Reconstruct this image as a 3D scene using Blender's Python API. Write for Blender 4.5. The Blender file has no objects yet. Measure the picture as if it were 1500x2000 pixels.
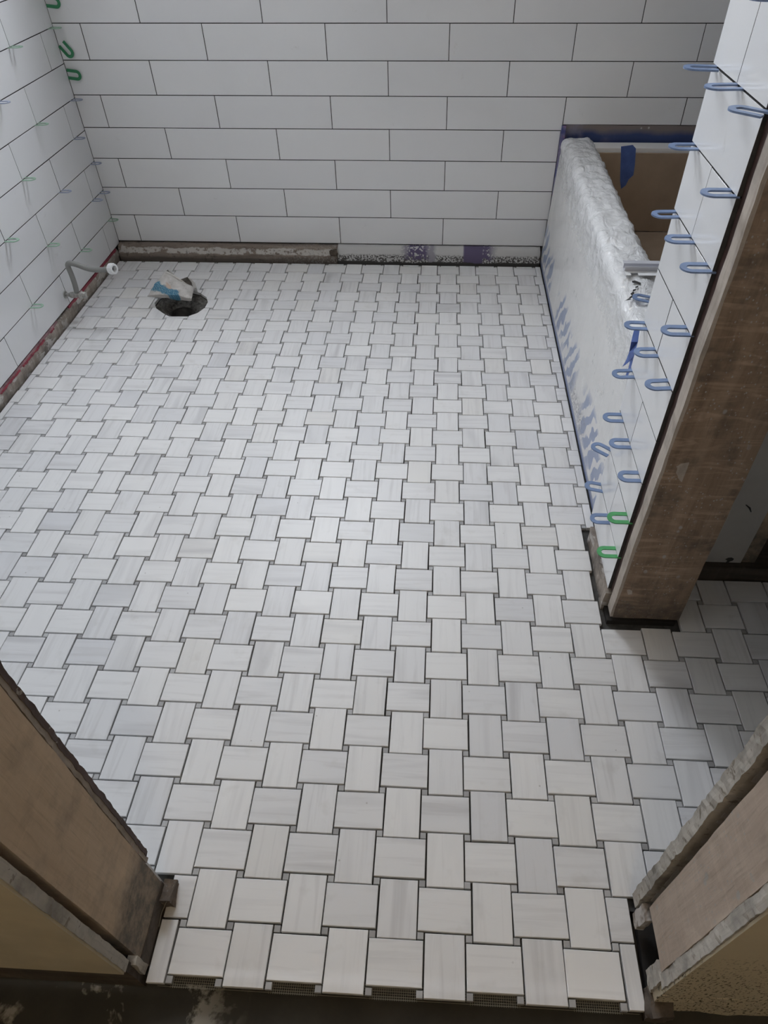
import bpy, bmesh, math, random
from mathutils import Vector, Matrix, noise
random.seed(7)
C = bpy.context.scene.collection

# ------------------------------------------------------------------ camera, world, light, exposure
CAM = Vector((0.408396, -0.238907, 1.204676))
FW = Vector((-0.04085052, 0.70520764, -0.70782302)).normalized()
RT = Vector((0.99871876, 0.04999549, -0.00782821)).normalized()
UP = RT.cross(FW)
UP = Vector((-0.02986745, 0.70723592, 0.70634644)).normalized()
FPX = 1316.4                       # focal length in pixels of the 1500 x 2000 frame
PPX, PPY = 786.99, 1004.0          # principal point
cam = bpy.data.cameras.new('camera')
cam.sensor_fit = 'HORIZONTAL'; cam.sensor_width = 36.0
cam.lens = FPX / 1500 * 36.0
cam.shift_x = -(PPX - 750) / 1500; cam.shift_y = (PPY - 1000) / 1500
cam.clip_start = 0.02
camo = bpy.data.objects.new('camera', cam); C.objects.link(camo)
camo.matrix_world = Matrix(((RT.x, UP.x, -FW.x, CAM.x), (RT.y, UP.y, -FW.y, CAM.y), (RT.z, UP.z, -FW.z, CAM.z), (0, 0, 0, 1)))
bpy.context.scene.camera = camo

world = bpy.data.worlds.new('overcast_sky'); bpy.context.scene.world = world
world.use_nodes = True
world.node_tree.nodes['Background'].inputs[0].default_value = (0.87, 0.92, 1.0, 1)
world.node_tree.nodes['Background'].inputs[1].default_value = 30.0

WX0, WX1, WZ0, WZ1 = -0.50, 0.22, 1.42, 2.24       # window opening in the back wall
YB = 2.4211                                        # face of the back wall tiles
pl = bpy.data.lights.new('window_portal', 'AREA'); pl.shape = 'RECTANGLE'
pl.size = WX1 - WX0; pl.size_y = WZ1 - WZ0; pl.cycles.is_portal = True
plo = bpy.data.objects.new('window_portal', pl); C.objects.link(plo)
plo.location = ((WX0 + WX1) / 2, YB + 0.155, (WZ0 + WZ1) / 2); plo.rotation_euler = (math.radians(-90), 0, 0)

vs = bpy.context.scene.view_settings
vs.view_transform = 'Standard'; vs.look = 'None'; vs.gamma = 1.0; vs.use_curve_mapping = False
vs.exposure = 0.05

# ------------------------------------------------------------------ pixel -> direction helpers
def ray(x, y):
    return FW + RT * ((x - PPX) / FPX) - UP * ((y - PPY) / FPX)
def on(x, y, ax, val):
    d = ray(x, y); t = (val - CAM[ax]) / d[ax]; return CAM + d * t
def proj(p):
    d = Vector(p) - CAM; w = d.dot(FW)
    if w < 0.01: return None
    return (PPX + FPX * d.dot(RT) / w, PPY - FPX * d.dot(UP) / w)

# ------------------------------------------------------------------ materials
def new_mat(name):
    m = bpy.data.materials.new(name); m.use_nodes = True
    nt = m.node_tree; return m, nt, nt.nodes['Principled BSDF']
class N:
    def __init__(s, nt): s.nt = nt
    def n(s, t, **k):
        o = s.nt.nodes.new(t)
        for a, b in k.items():
            setattr(o, a, b)
        return o
    def put(s, sock, v):
        if isinstance(v, bpy.types.NodeSocket): s.nt.links.new(v, sock)
        else: sock.default_value = v
    def math(s, op, a, b=0.0, c=None, clamp=False):
        o = s.n('ShaderNodeMath', operation=op, use_clamp=clamp); s.put(o.inputs[0], a); s.put(o.inputs[1], b)
        if c is not None: s.put(o.inputs[2], c)
        return o.outputs[0]
    def mix(s, f, a, b, blend='MIX'):
        o = s.n('ShaderNodeMix', data_type='RGBA', blend_type=blend); s.put(o.inputs[0], f); s.put(o.inputs[6], a); s.put(o.inputs[7], b)
        return o.outputs[2]
    def vadd(s, a, b):
        o = s.n('ShaderNodeVectorMath', operation='ADD'); s.put(o.inputs[0], a); s.put(o.inputs[1], b); return o.outputs[0]
    def vmul(s, a, b):
        o = s.n('ShaderNodeVectorMath', operation='MULTIPLY'); s.put(o.inputs[0], a); s.put(o.inputs[1], b); return o.outputs[0]
    def noise(s, v, scale, detail=3, rough=0.5, dist=0.0):
        o = s.n('ShaderNodeTexNoise'); s.put(o.inputs['Vector'], v); s.put(o.inputs['Scale'], scale)
        o.inputs['Detail'].default_value = detail; o.inputs['Roughness'].default_value = rough; o.inputs['Distortion'].default_value = dist
        return o.outputs['Fac']
    def voro(s, v, scale, feature='F1'):
        o = s.n('ShaderNodeTexVoronoi', feature=feature); s.put(o.inputs['Vector'], v); s.put(o.inputs['Scale'], scale); return o.outputs[0]
    def ramp(s, v, a, b, lo=0.0, hi=1.0):
        o = s.n('ShaderNodeMapRange', clamp=True); s.put(o.inputs[0], v)
        o.inputs[1].default_value = a; o.inputs[2].default_value = b; o.inputs[3].default_value = lo; o.inputs[4].default_value = hi
        return o.outputs[0]
    def pos(s): return s.n('ShaderNodeNewGeometry').outputs['Position']
    def xyz(s, v):
        o = s.n('ShaderNodeSeparateXYZ'); s.put(o.inputs[0], v); return o.outputs
    def bump(s, h, strength, dist=0.002):
        o = s.n('ShaderNodeBump'); s.put(o.inputs['Height'], h); o.inputs['Strength'].default_value = strength; o.inputs['Distance'].default_value = dist
        return o.outputs[0]
def rgb(r, g, b): return (r, g, b, 1.0)
def simple(name, col, rough=0.6, metal=0.0, var=0.0, scale=30, bump=0.0):
    m, nt, p = new_mat(name); k = N(nt); ps = k.pos()
    p.inputs['Roughness'].default_value = rough; p.inputs['Metallic'].default_value = metal
    f = k.noise(ps, scale, 4, 0.6)
    d = tuple(c * (1 - var) for c in col[:3]) + (1,)
    u = tuple(min(1, c * (1 + var)) for c in col[:3]) + (1,)
    k.put(p.inputs['Base Color'], k.mix(k.ramp(f, 0.3, 0.7), d, u))
    if bump: k.put(p.inputs['Normal'], k.bump(f, bump))
    return m

def marble(name, along_x, island):
    m, nt, p = new_mat(name); k = N(nt)
    geo = k.n('ShaderNodeNewGeometry'); ps = geo.outputs['Position']
    rnd = geo.outputs['Random Per Island'] if island else k.n('ShaderNodeObjectInfo').outputs['Random']
    off = k.n('ShaderNodeCombineXYZ'); k.put(off.inputs[0], k.math('MULTIPLY', rnd, 37.0)); k.put(off.inputs[1], k.math('MULTIPLY', rnd, 91.0)); k.put(off.inputs[2], k.math('MULTIPLY', rnd, 53.0))
    v = k.vadd(ps, off.outputs[0])
    st = (5, 85, 20) if along_x else (85, 5, 20)
    streak = k.noise(k.vmul(v, st), 1.0, 4, 0.55, 0.6)
    soft = k.noise(k.vmul(v, (2.2, 16, 5) if along_x else (16, 2.2, 5)), 1.0, 2, 0.5, 0.8)
    r2 = k.math('FRACT', k.math('MULTIPLY', rnd, 17.31)); r3 = k.math('FRACT', k.math('MULTIPLY', rnd, 71.7))
    base = k.mix(k.ramp(r2, 0.0, 1.0), rgb(0.80, 0.795, 0.785), rgb(0.72, 0.72, 0.725))
    base = k.mix(k.ramp(r3, 0.9, 0.99, 0, 0.45), base, rgb(0.71, 0.69, 0.645))       # a few creamier tiles
    base = k.mix(k.ramp(r3, 0.16, 0.0, 0, 0.6), base, rgb(0.645, 0.65, 0.67))       # a few greyer tiles
    amt = k.ramp(r2, 0.05, 0.95, 0.22, 0.62)
    base = k.mix(k.math('MULTIPLY', k.ramp(streak, 0.5, 0.72), amt), base, rgb(0.55, 0.54, 0.535))
    base = k.mix(k.math('MULTIPLY', k.ramp(soft, 0.56, 0.74), amt), base, rgb(0.47, 0.465, 0.47))
    spk = k.math('MULTIPLY', k.ramp(k.voro(v, 26.0), 0.055, 0.03), k.ramp(k.noise(v, 9.0, 1), 0.52, 0.6))
    base = k.mix(k.math('MULTIPLY', spk, 0.45), base, rgb(0.22, 0.20, 0.17))
    # the dirty foot traffic near the doorway
    smudge = k.ramp(k.noise(v, 22.0, 3, 0.6), 0.6, 0.78)
    base = k.mix(k.math('MULTIPLY', smudge, 0.18), base, rgb(0.36, 0.34, 0.28))
    k.put(p.inputs['Base Color'], base)
    p.inputs['Roughness'].default_value = 0.42
    p.inputs['Specular IOR Level'].default_value = 0.4
    return m
M = {}
for nm, ax in (('h', True), ('v', False)):
    M['marble_' + nm] = marble('marble_' + nm, ax, False); M['marble_%s_i' % nm] = marble('marble_%s_i' % nm, ax, True)
def dot_mat(name, island):
    m, nt, p = new_mat(name); k = N(nt); geo = k.n('ShaderNodeNewGeometry')
    rnd = geo.outputs['Random Per Island'] if island else k.n('ShaderNodeObjectInfo').outputs['Random']
    c = k.mix(rnd, rgb(0.30, 0.295, 0.29), rgb(0.50, 0.50, 0.50))
    k.put(p.inputs['Base Color'], c); p.inputs['Roughness'].default_value = 0.5; return m
M['dot'] = dot_mat('grey_marble', False); M['dot_i'] = dot_mat('grey_marble_i', True)

m, nt, p = new_mat('white_ceramic'); k = N(nt); ps = k.pos()
rnd = k.n('ShaderNodeObjectInfo').outputs['Random']
c = k.mix(rnd, rgb(0.76, 0.765, 0.775), rgb(0.79, 0.795, 0.80))
c = k.mix(k.math('MULTIPLY', k.ramp(k.noise(ps, 7.0, 4, 0.6), 0.5, 0.75), 0.08), c, rgb(0.55, 0.55, 0.56))
c = k.mix(k.math('MULTIPLY', k.ramp(k.noise(ps, 11.0, 5, 0.7, 1.0), 0.66, 0.72), 0.2), c, rgb(0.5, 0.48, 0.45))
k.put(p.inputs['Base Color'], c); p.inputs['Roughness'].default_value = 0.15
k.put(p.inputs['Normal'], k.bump(k.noise(ps, 420.0, 2), 0.10, 0.0006)); M['ceramic'] = m

M['thinset'] = simple('dark_thinset', rgb(0.06, 0.058, 0.055), 0.9, 0, 0.4, 60)
M['backer'] = simple('backer_board', rgb(0.06, 0.058, 0.056), 0.9, 0, 0.2, 25)
M['plaster'] = simple('wall_plaster', rgb(0.66, 0.655, 0.64), 0.8, 0, 0.05, 6)
M['tile_body'] = simple('near_black_tile_edge', rgb(0.045, 0.044, 0.043), 0.9, 0, 0.3, 60)  # edge faces coloured near-black so the wall joints stand out
M['drywall'] = simple('drywall_face', rgb(0.50, 0.485, 0.46), 0.85, 0, 0.06, 12)
M['hall_cream'] = simple('cream_hall_paint', rgb(0.72, 0.68, 0.60), 0.8, 0, 0.05, 6)
M['alcove'] = simple('grey_alcove_board', rgb(0.33, 0.33, 0.33), 0.85, 0, 0.06, 8)
M['black'] = simple('black_paint', rgb(0.02, 0.02, 0.02), 0.6)
M['gap_shade'] = simple('painted_gap_shade', rgb(0.025, 0.022, 0.02), 0.95)  # near-black colour that paints the shade of open gaps on solid blocks

def wood(name, dark, light, spots=0.0, axis='z', bands=0.3, dirt=0.0, wear=None, stain=None):
    m, nt, p = new_mat(name); k = N(nt); ps = k.pos(); x = k.xyz(ps)
    st = {'z': (40, 40, 3), 'x': (3, 40, 40), 'y': (40, 3, 40)}[axis]
    g = k.noise(k.vmul(ps, st), 1.0, 5, 0.65, 0.8)
    fine = k.noise(k.vmul(ps, tuple(a * 6 for a in st)), 1.0, 3, 0.6)
    c = k.mix(k.ramp(g, 0.3, 0.7), dark, light)
    c = k.mix(k.math('MULTIPLY', k.ramp(fine, 0.55, 0.75), 0.35), c, tuple(a * 0.55 for a in dark[:3]) + (1,))
    cr = {'z': (9, 9, 55), 'x': (55, 9, 9), 'y': (9, 55, 9)}[axis]
    saw = k.noise(k.vmul(ps, cr), 1.0, 3, 0.6, 1.2)
    c = k.mix(k.math('MULTIPLY', k.ramp(saw, 0.5, 0.7), bands), c, tuple(min(1, a * 1.7) for a in light[:3]) + (1,))
    knot = k.ramp(k.voro(k.vmul(ps, {'z': (1, 1, .6), 'x': (.6, 1, 1), 'y': (1, .6, 1)}[axis]), 7.0), 0.14, 0.05)
    c = k.mix(k.math('MULTIPLY', knot, 0.6), c, tuple(a * 0.35 for a in dark[:3]) + (1,))
    if spots:
        for sc, th, ns, lo in ((140, 0.20, 11, 0.44), (34, 0.16, 6, 0.50)):
            vv = k.vadd(k.vmul(ps, (1, 1, 0.7)), k.vmul(k.n('ShaderNodeTexNoise').outputs['Color'], (0.0, 0, 0)))
            wob = k.noise(ps, 90, 2)
            s = k.math('MULTIPLY', k.ramp(k.math('ADD', k.voro(vv, sc), k.math('MULTIPLY', wob, 0.12)), th + 0.06, th + 0.01), k.ramp(k.noise(ps, ns, 2), lo, lo + 0.07))
            c = k.mix(k.math('MULTIPLY', s, spots), c, rgb(0.42, 0.40, 0.37))
    if stain:
        zz = k.math('ADD', x[2], k.math('MULTIPLY', k.math('SUBTRACT', k.noise(ps, 13, 4, 0.6), 0.5), stain[1]))
        sn = k.math('MULTIPLY', k.ramp(zz, stain[0] + 0.03, stain[0] - 0.03), k.ramp(k.noise(ps, 45, 4, 0.7), 0.35, 0.6, 0.55, 1.0))
        c = k.mix(k.math('MULTIPLY', sn, stain[2]), c, stain[3])
    if dirt:
        s = k.ramp(k.noise(ps, 14, 4, 0.65), 0.5, 0.68)
        c = k.mix(k.math('MULTIPLY', s, dirt), c, rgb(0.05, 0.045, 0.04))
    if wear:
        s = k.ramp(k.noise(k.vmul(ps, (1, 1, 1.6)), wear[1], 4, 0.6, 0.5), wear[2], wear[2] + 0.05)
        c = k.mix(s, c, wear[0])
    k.put(p.inputs['Base Color'], c); p.inputs['Roughness'].default_value = 0.8
    k.put(p.inputs['Normal'], k.bump(k.math('ADD', g, k.math('MULTIPLY', saw, 0.7)), 0.35, 0.002))
    return m
M['stud'] = wood('old_brown_stud', rgb(0.20, 0.135, 0.09), rgb(0.33, 0.24, 0.17), spots=0.85, bands=0.5, dirt=0.55, stain=(0.075, 0.06, 0.75, rgb(0.06, 0.052, 0.045)))
M['stud_edge'] = wood('weathered_stud_edge', rgb(0.34, 0.29, 0.24), rgb(0.52, 0.46, 0.40), bands=0.1, dirt=0.3)
M['membrane_brown'] = simple('brown_membrane', rgb(0.055, 0.026, 0.02), 0.55, 0, 0.35, 40)
M['jamb_tan'] = wood('tan_jamb_stud', rgb(0.52, 0.395, 0.27), rgb(0.63, 0.49, 0.345), bands=0.08, dirt=0.3, stain=(0.165, 0.16, 0.92, rgb(0.115, 0.10, 0.085)))
M['jamb_pale'] = wood('pale_jamb_stud', rgb(0.42, 0.335, 0.265), rgb(0.56, 0.465, 0.38), bands=0.12, spots=0.9, dirt=0.2)
M['plate'] = wood('dark_bottom_plate', rgb(0.05, 0.038, 0.028), rgb(0.12, 0.095, 0.075), axis='x', bands=0.2, dirt=0.3)
M['plate_worn'] = wood('worn_wood_plate', rgb(0.20, 0.165, 0.14), rgb(0.40, 0.35, 0.30), bands=0.2, dirt=0.5, wear=(rgb(0.5, 0.47, 0.44), 16, 0.55))
M['drywall_edge'] = wood('crumbled_drywall_edge', rgb(0.38, 0.355, 0.31), rgb(0.50, 0.47, 0.42), bands=0.0, dirt=0.5, wear=(rgb(0.24, 0.21, 0.17), 60, 0.6))
M['drywall_dirty'] = wood('stained_drywall_edge', rgb(0.075, 0.05, 0.045), rgb(0.14, 0.10, 0.09), bands=0.0, dirt=0.4, wear=(rgb(0.40, 0.37, 0.33), 34, 0.63))
M['drywall_red'] = wood('pale_torn_board', rgb(0.30, 0.25, 0.20), rgb(0.44, 0.38, 0.32), bands=0.0, dirt=0.4, wear=(rgb(0.22, 0.05, 0.045), 17, 0.64))
M['olive'] = simple('olive_wall_paint', rgb(0.60, 0.53, 0.39), 0.7, 0, 0.10, 10)
m, nt, p = new_mat('olive_wall_paint_scuffed'); k = N(nt); ps = k.pos(); x = k.xyz(ps)
c = k.mix(k.noise(ps, 9, 3), rgb(0.55, 0.485, 0.36), rgb(0.64, 0.565, 0.42))
spk = k.math('MULTIPLY', k.ramp(k.noise(k.vmul(ps, (1.6, 1, 0.8)), 150, 3, 0.6), 0.55, 0.6), k.ramp(k.math('ADD', x[2], k.math('MULTIPLY', k.noise(ps, 16, 2), 0.12)), 0.36, 0.24))
c = k.mix(spk, c, rgb(0.09, 0.075, 0.045)); k.put(p.inputs['Base Color'], c); p.inputs['Roughness'].default_value = 0.75; M['olive_scuff'] = m

# hall subfloor: dark greenish with pale scraped patches
m, nt, p = new_mat('dark_subfloor'); k = N(nt); ps = k.pos()
c = k.mix(k.noise(ps, 18, 5, 0.65), rgb(0.022, 0.021, 0.018), rgb(0.06, 0.056, 0.045))
s = k.ramp(k.noise(k.vadd(ps, (0.31, 0.1, 0)), 13, 5, 0.65, 0.4), 0.56, 0.62)
s = k.math('MULTIPLY', s, k.ramp(k.xyz(ps)[0], 0.16, 0.08)); c = k.mix(s, c, rgb(0.30, 0.285, 0.25)); k.put(p.inputs['Base Color'], c); p.inputs['Roughness'].default_value = 0.8; M['subfloor'] = m

# left part of the base strip on the back wall, worn wood; the right part is white board with speckles and purple membrane
def band(k, v, a, b, soft=0.004):
    return k.math('MULTIPLY', k.ramp(v, a - soft, a + soft), k.ramp(v, b + soft, b - soft))
m, nt, p = new_mat('worn_base_board'); k = N(nt); ps = k.pos(); x = k.xyz(ps)
g = k.noise(k.vmul(ps, (6, 40, 60)), 1, 5, 0.65, 0.8)
c = k.mix(k.ramp(g, 0.3, 0.7), rgb(0.13, 0.10, 0.08), rgb(0.27, 0.22, 0.18))
zz = k.math('ADD', x[2], k.math('MULTIPLY', k.math('SUBTRACT', k.noise(k.vmul(ps, (1, 1, 1)), 24, 4, 0.6), 0.5), 0.022))
c = k.mix(k.math('MULTIPLY', band(k, zz, 0.0285, 0.049, 0.0015), k.ramp(k.noise(ps, 45, 4, 0.7), 0.40, 0.47)), c, rgb(0.47, 0.445, 0.41))
c = k.mix(k.math('MULTIPLY', k.ramp(zz, 0.026, 0.008), 0.75), c, rgb(0.075, 0.066, 0.058))
dk = k.ramp(k.noise(ps, 60, 4, 0.7), 0.58, 0.68); c = k.mix(k.math('MULTIPLY', dk, 0.7), c, rgb(0.05, 0.04, 0.035))
lt = k.math('MULTIPLY', k.ramp(x[0], -0.35, 0.0), k.ramp(k.noise(ps, 170, 3, 0.6), 0.52, 0.6)); c = k.mix(k.math('MULTIPLY', lt, 0.6), c, rgb(0.33, 0.32, 0.30))
k.put(p.inputs['Base Color'], c); p.inputs['Roughness'].default_value = 0.85; k.put(p.inputs['Normal'], k.bump(g, 0.5, 0.003)); M['base_worn'] = m

m, nt, p = new_mat('speckled_base_board'); k = N(nt); ps = k.pos(); x = k.xyz(ps)
wob = k.math('MULTIPLY', k.math('SUBTRACT', k.noise(ps, 40, 3, 0.6), 0.5), 0.03)
zz = k.math('ADD', x[2], k.math('MULTIPLY', wob, 0.3)); xx = k.math('ADD', x[0], wob)
c = rgb(0.50, 0.495, 0.485)
sp = k.math('MULTIPLY', k.ramp(k.noise(ps, 175, 3, 0.6), 0.47, 0.52), k.ramp(zz, 0.036, 0.028))
pur = rgb(0.105, 0.085, 0.155)
c = k.mix(sp, c, rgb(0.07, 0.065, 0.06))
rag = k.math('MULTIPLY', k.math('ADD', band(k, xx, 0.275, 0.375, 0.02), band(k, xx, 0.55, 0.625, 0.02), clamp=True), k.ramp(zz, 0.012, 0.02))
c = k.mix(k.math('MULTIPLY', rag, k.ramp(k.noise(ps, 80, 2, 0.5), 0.42, 0.45)), c, pur)
c = k.mix(band(k, xx, 0.37, 0.395, 0.006), c, rgb(0.27, 0.26, 0.29))
c = k.mix(band(k, x[0], 0.508, 0.585, 0.003), c, pur)
c = k.mix(k.ramp(k.math('ADD', zz, k.math('MULTIPLY', k.noise(ps, 9, 2), -0.02)), 0.0, -0.003), c, rgb(0.05, 0.048, 0.045))
k.put(p.inputs['Base Color'], c); p.inputs['Roughness'].default_value = 0.8; M['base_speckled'] = m

m, nt, p = new_mat('blue_membrane'); k = N(nt); ps = k.pos(); x = k.xyz(ps)
c = k.mix(k.ramp(k.math('ADD', x[2], k.math('MULTIPLY', k.noise(ps, 12, 3), 0.03)), 0.495, 0.475), rgb(0.21, 0.175, 0.165), rgb(0.035, 0.06, 0.17))
c = k.mix(k.math('MULTIPLY', k.ramp(k.noise(ps, 9, 4, 0.6), 0.5, 0.65), k.ramp(x[0], 1.05, 0.85)), c, rgb(0.22, 0.21, 0.29))
c = k.mix(k.ramp(k.voro(ps, 24), 0.1, 0.06), c, rgb(0.5, 0.49, 0.46))
k.put(p.inputs['Base Color'], c); p.inputs['Roughness'].default_value = 0.6; M['membrane'] = m
m, nt, p = new_mat('purple_membrane'); k = N(nt); ps = k.pos()
c = k.mix(k.ramp(k.noise(ps, 22, 4, 0.6), 0.4, 0.6), rgb(0.06, 0.07, 0.21), rgb(0.26, 0.23, 0.34)); c = k.mix(k.ramp(k.noise(ps, 30, 3), 0.6, 0.66), c, rgb(0.27, 0.12, 0.26))
k.put(p.inputs['Base Color'], c); p.inputs['Roughness'].default_value = 0.6; M['purple'] = m

# tub apron: off-white with blue trowel smears near the floor
m, nt, p = new_mat('tub_enamel'); k = N(nt); ps = k.pos(); x = k.xyz(ps)
c = k.mix(k.noise(ps, 3, 2), rgb(0.80, 0.785, 0.76), rgb(0.84, 0.83, 0.81))
yy = x[1]; zc = k.math('ADD', x[2], k.math('MULTIPLY', k.math('SUBTRACT', k.noise(ps, 7, 3, 0.6), 0.5), 0.16))
diag = k.n('ShaderNodeTexWave', wave_type='BANDS', bands_direction='DIAGONAL'); k.put(diag.inputs['Vector'], k.vmul(ps, (1, 1.0, 0.75)))
diag.inputs['Scale'].default_value = 9.0; diag.inputs['Distortion'].default_value = 5.0; diag.inputs['Detail'].default_value = 2.0; diag.inputs['Detail Scale'].default_value = 2.2
sm = k.math('MULTIPLY', k.ramp(diag.outputs['Fac'], 0.35, 0.5), k.ramp(zc, 0.155, 0.13))
sm = k.math('MULTIPLY', sm, k.ramp(zc, 0.01, 0.04))
gap = k.math('ADD', band(k, yy, 0.93, 1.33, 0.03), band(k, yy, 1.46, 1.92, 0.03), clamp=True)
gap = k.math('ADD', gap, band(k, yy, 2.1, 2.45, 0.02), clamp=True)
sm = k.math('MULTIPLY', sm, gap)
c = k.mix(k.math('MULTIPLY', sm, 0.95), c, rgb(0.20, 0.27, 0.47))
gr = k.math('MULTIPLY', k.ramp(k.noise(ps, 120, 3, 0.6), 0.5, 0.56), k.math('MULTIPLY', band(k, yy, 1.25, 1.52, 0.04), k.ramp(zc, 0.10, 0.07)))
c = k.mix(k.math('MULTIPLY', gr, 0.75), c, rgb(0.12, 0.12, 0.15))
c = k.mix(k.ramp(x[2], 0.020, 0.016), c, rgb(0.16, 0.20, 0.34))
k.put(p.inputs['Base Color'], c); p.inputs['Roughness'].default_value = 0.45; M['tub'] = m

# clear plastic film over the tub
m, nt, p = new_mat('plastic_film'); k = N(nt); ps = k.pos(); out = nt.nodes['Material Output']
p.inputs['Base Color'].default_value = rgb(0.93, 0.94, 0.95); p.inputs['Roughness'].default_value = 0.10
x = k.xyz(ps); top = k.ramp(x[2], 0.33, 0.43, 0.0, 1.0)
w1 = k.noise(k.vmul(ps, (30, 16, 30)), 1.0, 4, 0.6, 1.5); w2 = k.noise(k.vmul(ps, (20, 34, 4)), 1.0, 3, 0.6, 0.5)
k.put(p.inputs['Normal'], k.bump(k.math('ADD', k.math('MULTIPLY', w1, top), k.math('MULTIPLY', w2, 0.3)), 1.0, 0.009))
tr = k.n('ShaderNodeBsdfTransparent'); mx = k.n('ShaderNodeMixShader')
k.put(mx.inputs[0], k.math('ADD', k.ramp(k.noise(k.vmul(ps, (9, 5, 9)), 1.0, 4, 0.65, 1.0), 0.35, 0.7, 0.2, 0.36), k.math("MULTIPLY", top, 0.5)))
nt.links.new(tr.outputs[0], mx.inputs[1]); nt.links.new(p.outputs[0], mx.inputs[2]); nt.links.new(mx.outputs[0], out.inputs[0]); M['film'] = m

M['cardboard'] = simple('brown_cardboard', rgb(0.36, 0.265, 0.185), 0.85, 0, 0.08, 14)
M['tape'] = simple('blue_painters_tape', rgb(0.075, 0.13, 0.36), 0.7, 0, 0.15, 40)
M['blue_sp'] = simple('blue_plastic', rgb(0.175, 0.25, 0.415), 0.5, 0, 0.12, 60)
M['bluegrey_sp'] = simple('blue_grey_plastic', rgb(0.30, 0.34, 0.44), 0.5, 0, 0.12, 60)
M['green_sp'] = simple('green_plastic', rgb(0.08, 0.36, 0.13), 0.5, 0, 0.15, 60)
M['ltgreen_sp'] = simple('pale_green_plastic', rgb(0.30, 0.45, 0.34), 0.5, 0, 0.12, 60)
M['dkgreen_sp'] = simple('dark_green_plastic', rgb(0.03, 0.20, 0.085), 0.45, 0, 0.12, 60)
M['alu'] = simple('satin_aluminium', rgb(0.60, 0.61, 0.66), 0.4, 0.15)
M['chrome'] = simple('dull_chrome', rgb(0.45, 0.44, 0.42), 0.35, 0.8, 0.3, 90)
M['scale'] = simple('limescale_crust', rgb(0.5, 0.49, 0.46), 0.9, 0, 0.35, 220, 0.6)
M['nut'] = simple('white_plastic', rgb(0.80, 0.81, 0.81), 0.35)
M['red'] = simple('red_membrane', rgb(0.26, 0.035, 0.055), 0.55, 0, 0.35, 40)
M['red_faded'] = simple('faded_red_membrane', rgb(0.33, 0.19, 0.20), 0.7, 0, 0.5, 30)
M['iron'] = simple('black_cast_iron', rgb(0.03, 0.027, 0.024), 0.55, 0, 0.5, 60, 0.6)
M['mud'] = simple('grey_rubble', rgb(0.12, 0.115, 0.105), 0.95, 0, 0.7, 90, 0.8)
M['mesh'] = simple('fibreglass_mesh', rgb(0.23, 0.215, 0.17), 0.8)
m, nt, p = new_mat('braided_hose'); k = N(nt); ps = k.pos()
br = k.n('ShaderNodeTexChecker'); k.put(br.inputs['Vector'], ps); br.inputs['Scale'].default_value = 900
k.put(p.inputs['Base Color'], k.mix(br.outputs['Fac'], rgb(0.20, 0.20, 0.19), rgb(0.34, 0.34, 0.325))); p.inputs['Roughness'].default_value = 0.55; p.inputs['Metallic'].default_value = 0.2; M['hose'] = m

# crumpled bag: off-white with a blue printed band and a faded peach patch (UV space)
m, nt, p = new_mat('printed_bag'); k = N(nt); uv = k.n('ShaderNodeUVMap').outputs[0]; q = k.xyz(uv); ps = k.pos()
wb = k.math('MULTIPLY', k.math('SUBTRACT', k.noise(k.vmul(uv, (7, 7, 1)), 1.0, 3, 0.6), 0.5), 0.16)
v = k.math('ADD', q[1], wb); u = k.math('ADD', q[0], wb)
c = k.mix(k.ramp(k.noise(ps, 35, 4, 0.6), 0.35, 0.7), rgb(0.58, 0.56, 0.53), rgb(0.42, 0.40, 0.37))
v2 = k.math('ADD', v, k.math('MULTIPLY', u, 0.42))
bl = k.math('MULTIPLY', band(k, v2, 0.20, 0.56, 0.02), band(k, u, -0.2, 0.72, 0.01))
blue = k.mix(k.ramp(k.noise(k.vmul(uv, (60, 22, 1)), 1.0, 3, 0.6), 0.5, 0.56), rgb(0.03, 0.16, 0.27), rgb(0.22, 0.36, 0.42))
c = k.mix(bl, c, blue)
pe = k.math('MULTIPLY', band(k, v2, 0.54, 0.72, 0.03), band(k, u, 0.30, 0.52, 0.02)); c = k.mix(k.math('MULTIPLY', pe, 0.8), c, rgb(0.50, 0.36, 0.27))
di = k.ramp(k.noise(ps, 70, 4, 0.65), 0.6, 0.7); c = k.mix(k.math('MULTIPLY', di, 0.5), c, rgb(0.2, 0.17, 0.13))
k.put(p.inputs['Base Color'], c); p.inputs['Roughness'].default_value = 0.7; M['bag'] = m
m, nt, p = new_mat('window_glass'); k = N(nt); out = nt.nodes['Material Output']
tr = k.n('ShaderNodeBsdfTransparent'); gl = k.n('ShaderNodeBsdfGlossy'); gl.inputs['Roughness'].default_value = 0.02; mx = k.n('ShaderNodeMixShader'); mx.inputs[0].default_value = 0.05
nt.links.new(tr.outputs[0], mx.inputs[1]); nt.links.new(gl.outputs[0], mx.inputs[2]); nt.links.new(mx.outputs[0], out.inputs[0]); M['glass'] = m
M['frame'] = simple('white_window_frame', rgb(0.7, 0.7, 0.69), 0.5)
m, nt, p = new_mat('warm_fill_glow'); p.inputs['Base Color'].default_value = rgb(1, .9, .75); p.inputs['Emission Color'].default_value = rgb(1.0, 0.78, 0.52); p.inputs['Emission Strength'].default_value = 22.0; M['fill_glow'] = m  # glow of the added hall fill lamp

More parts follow.
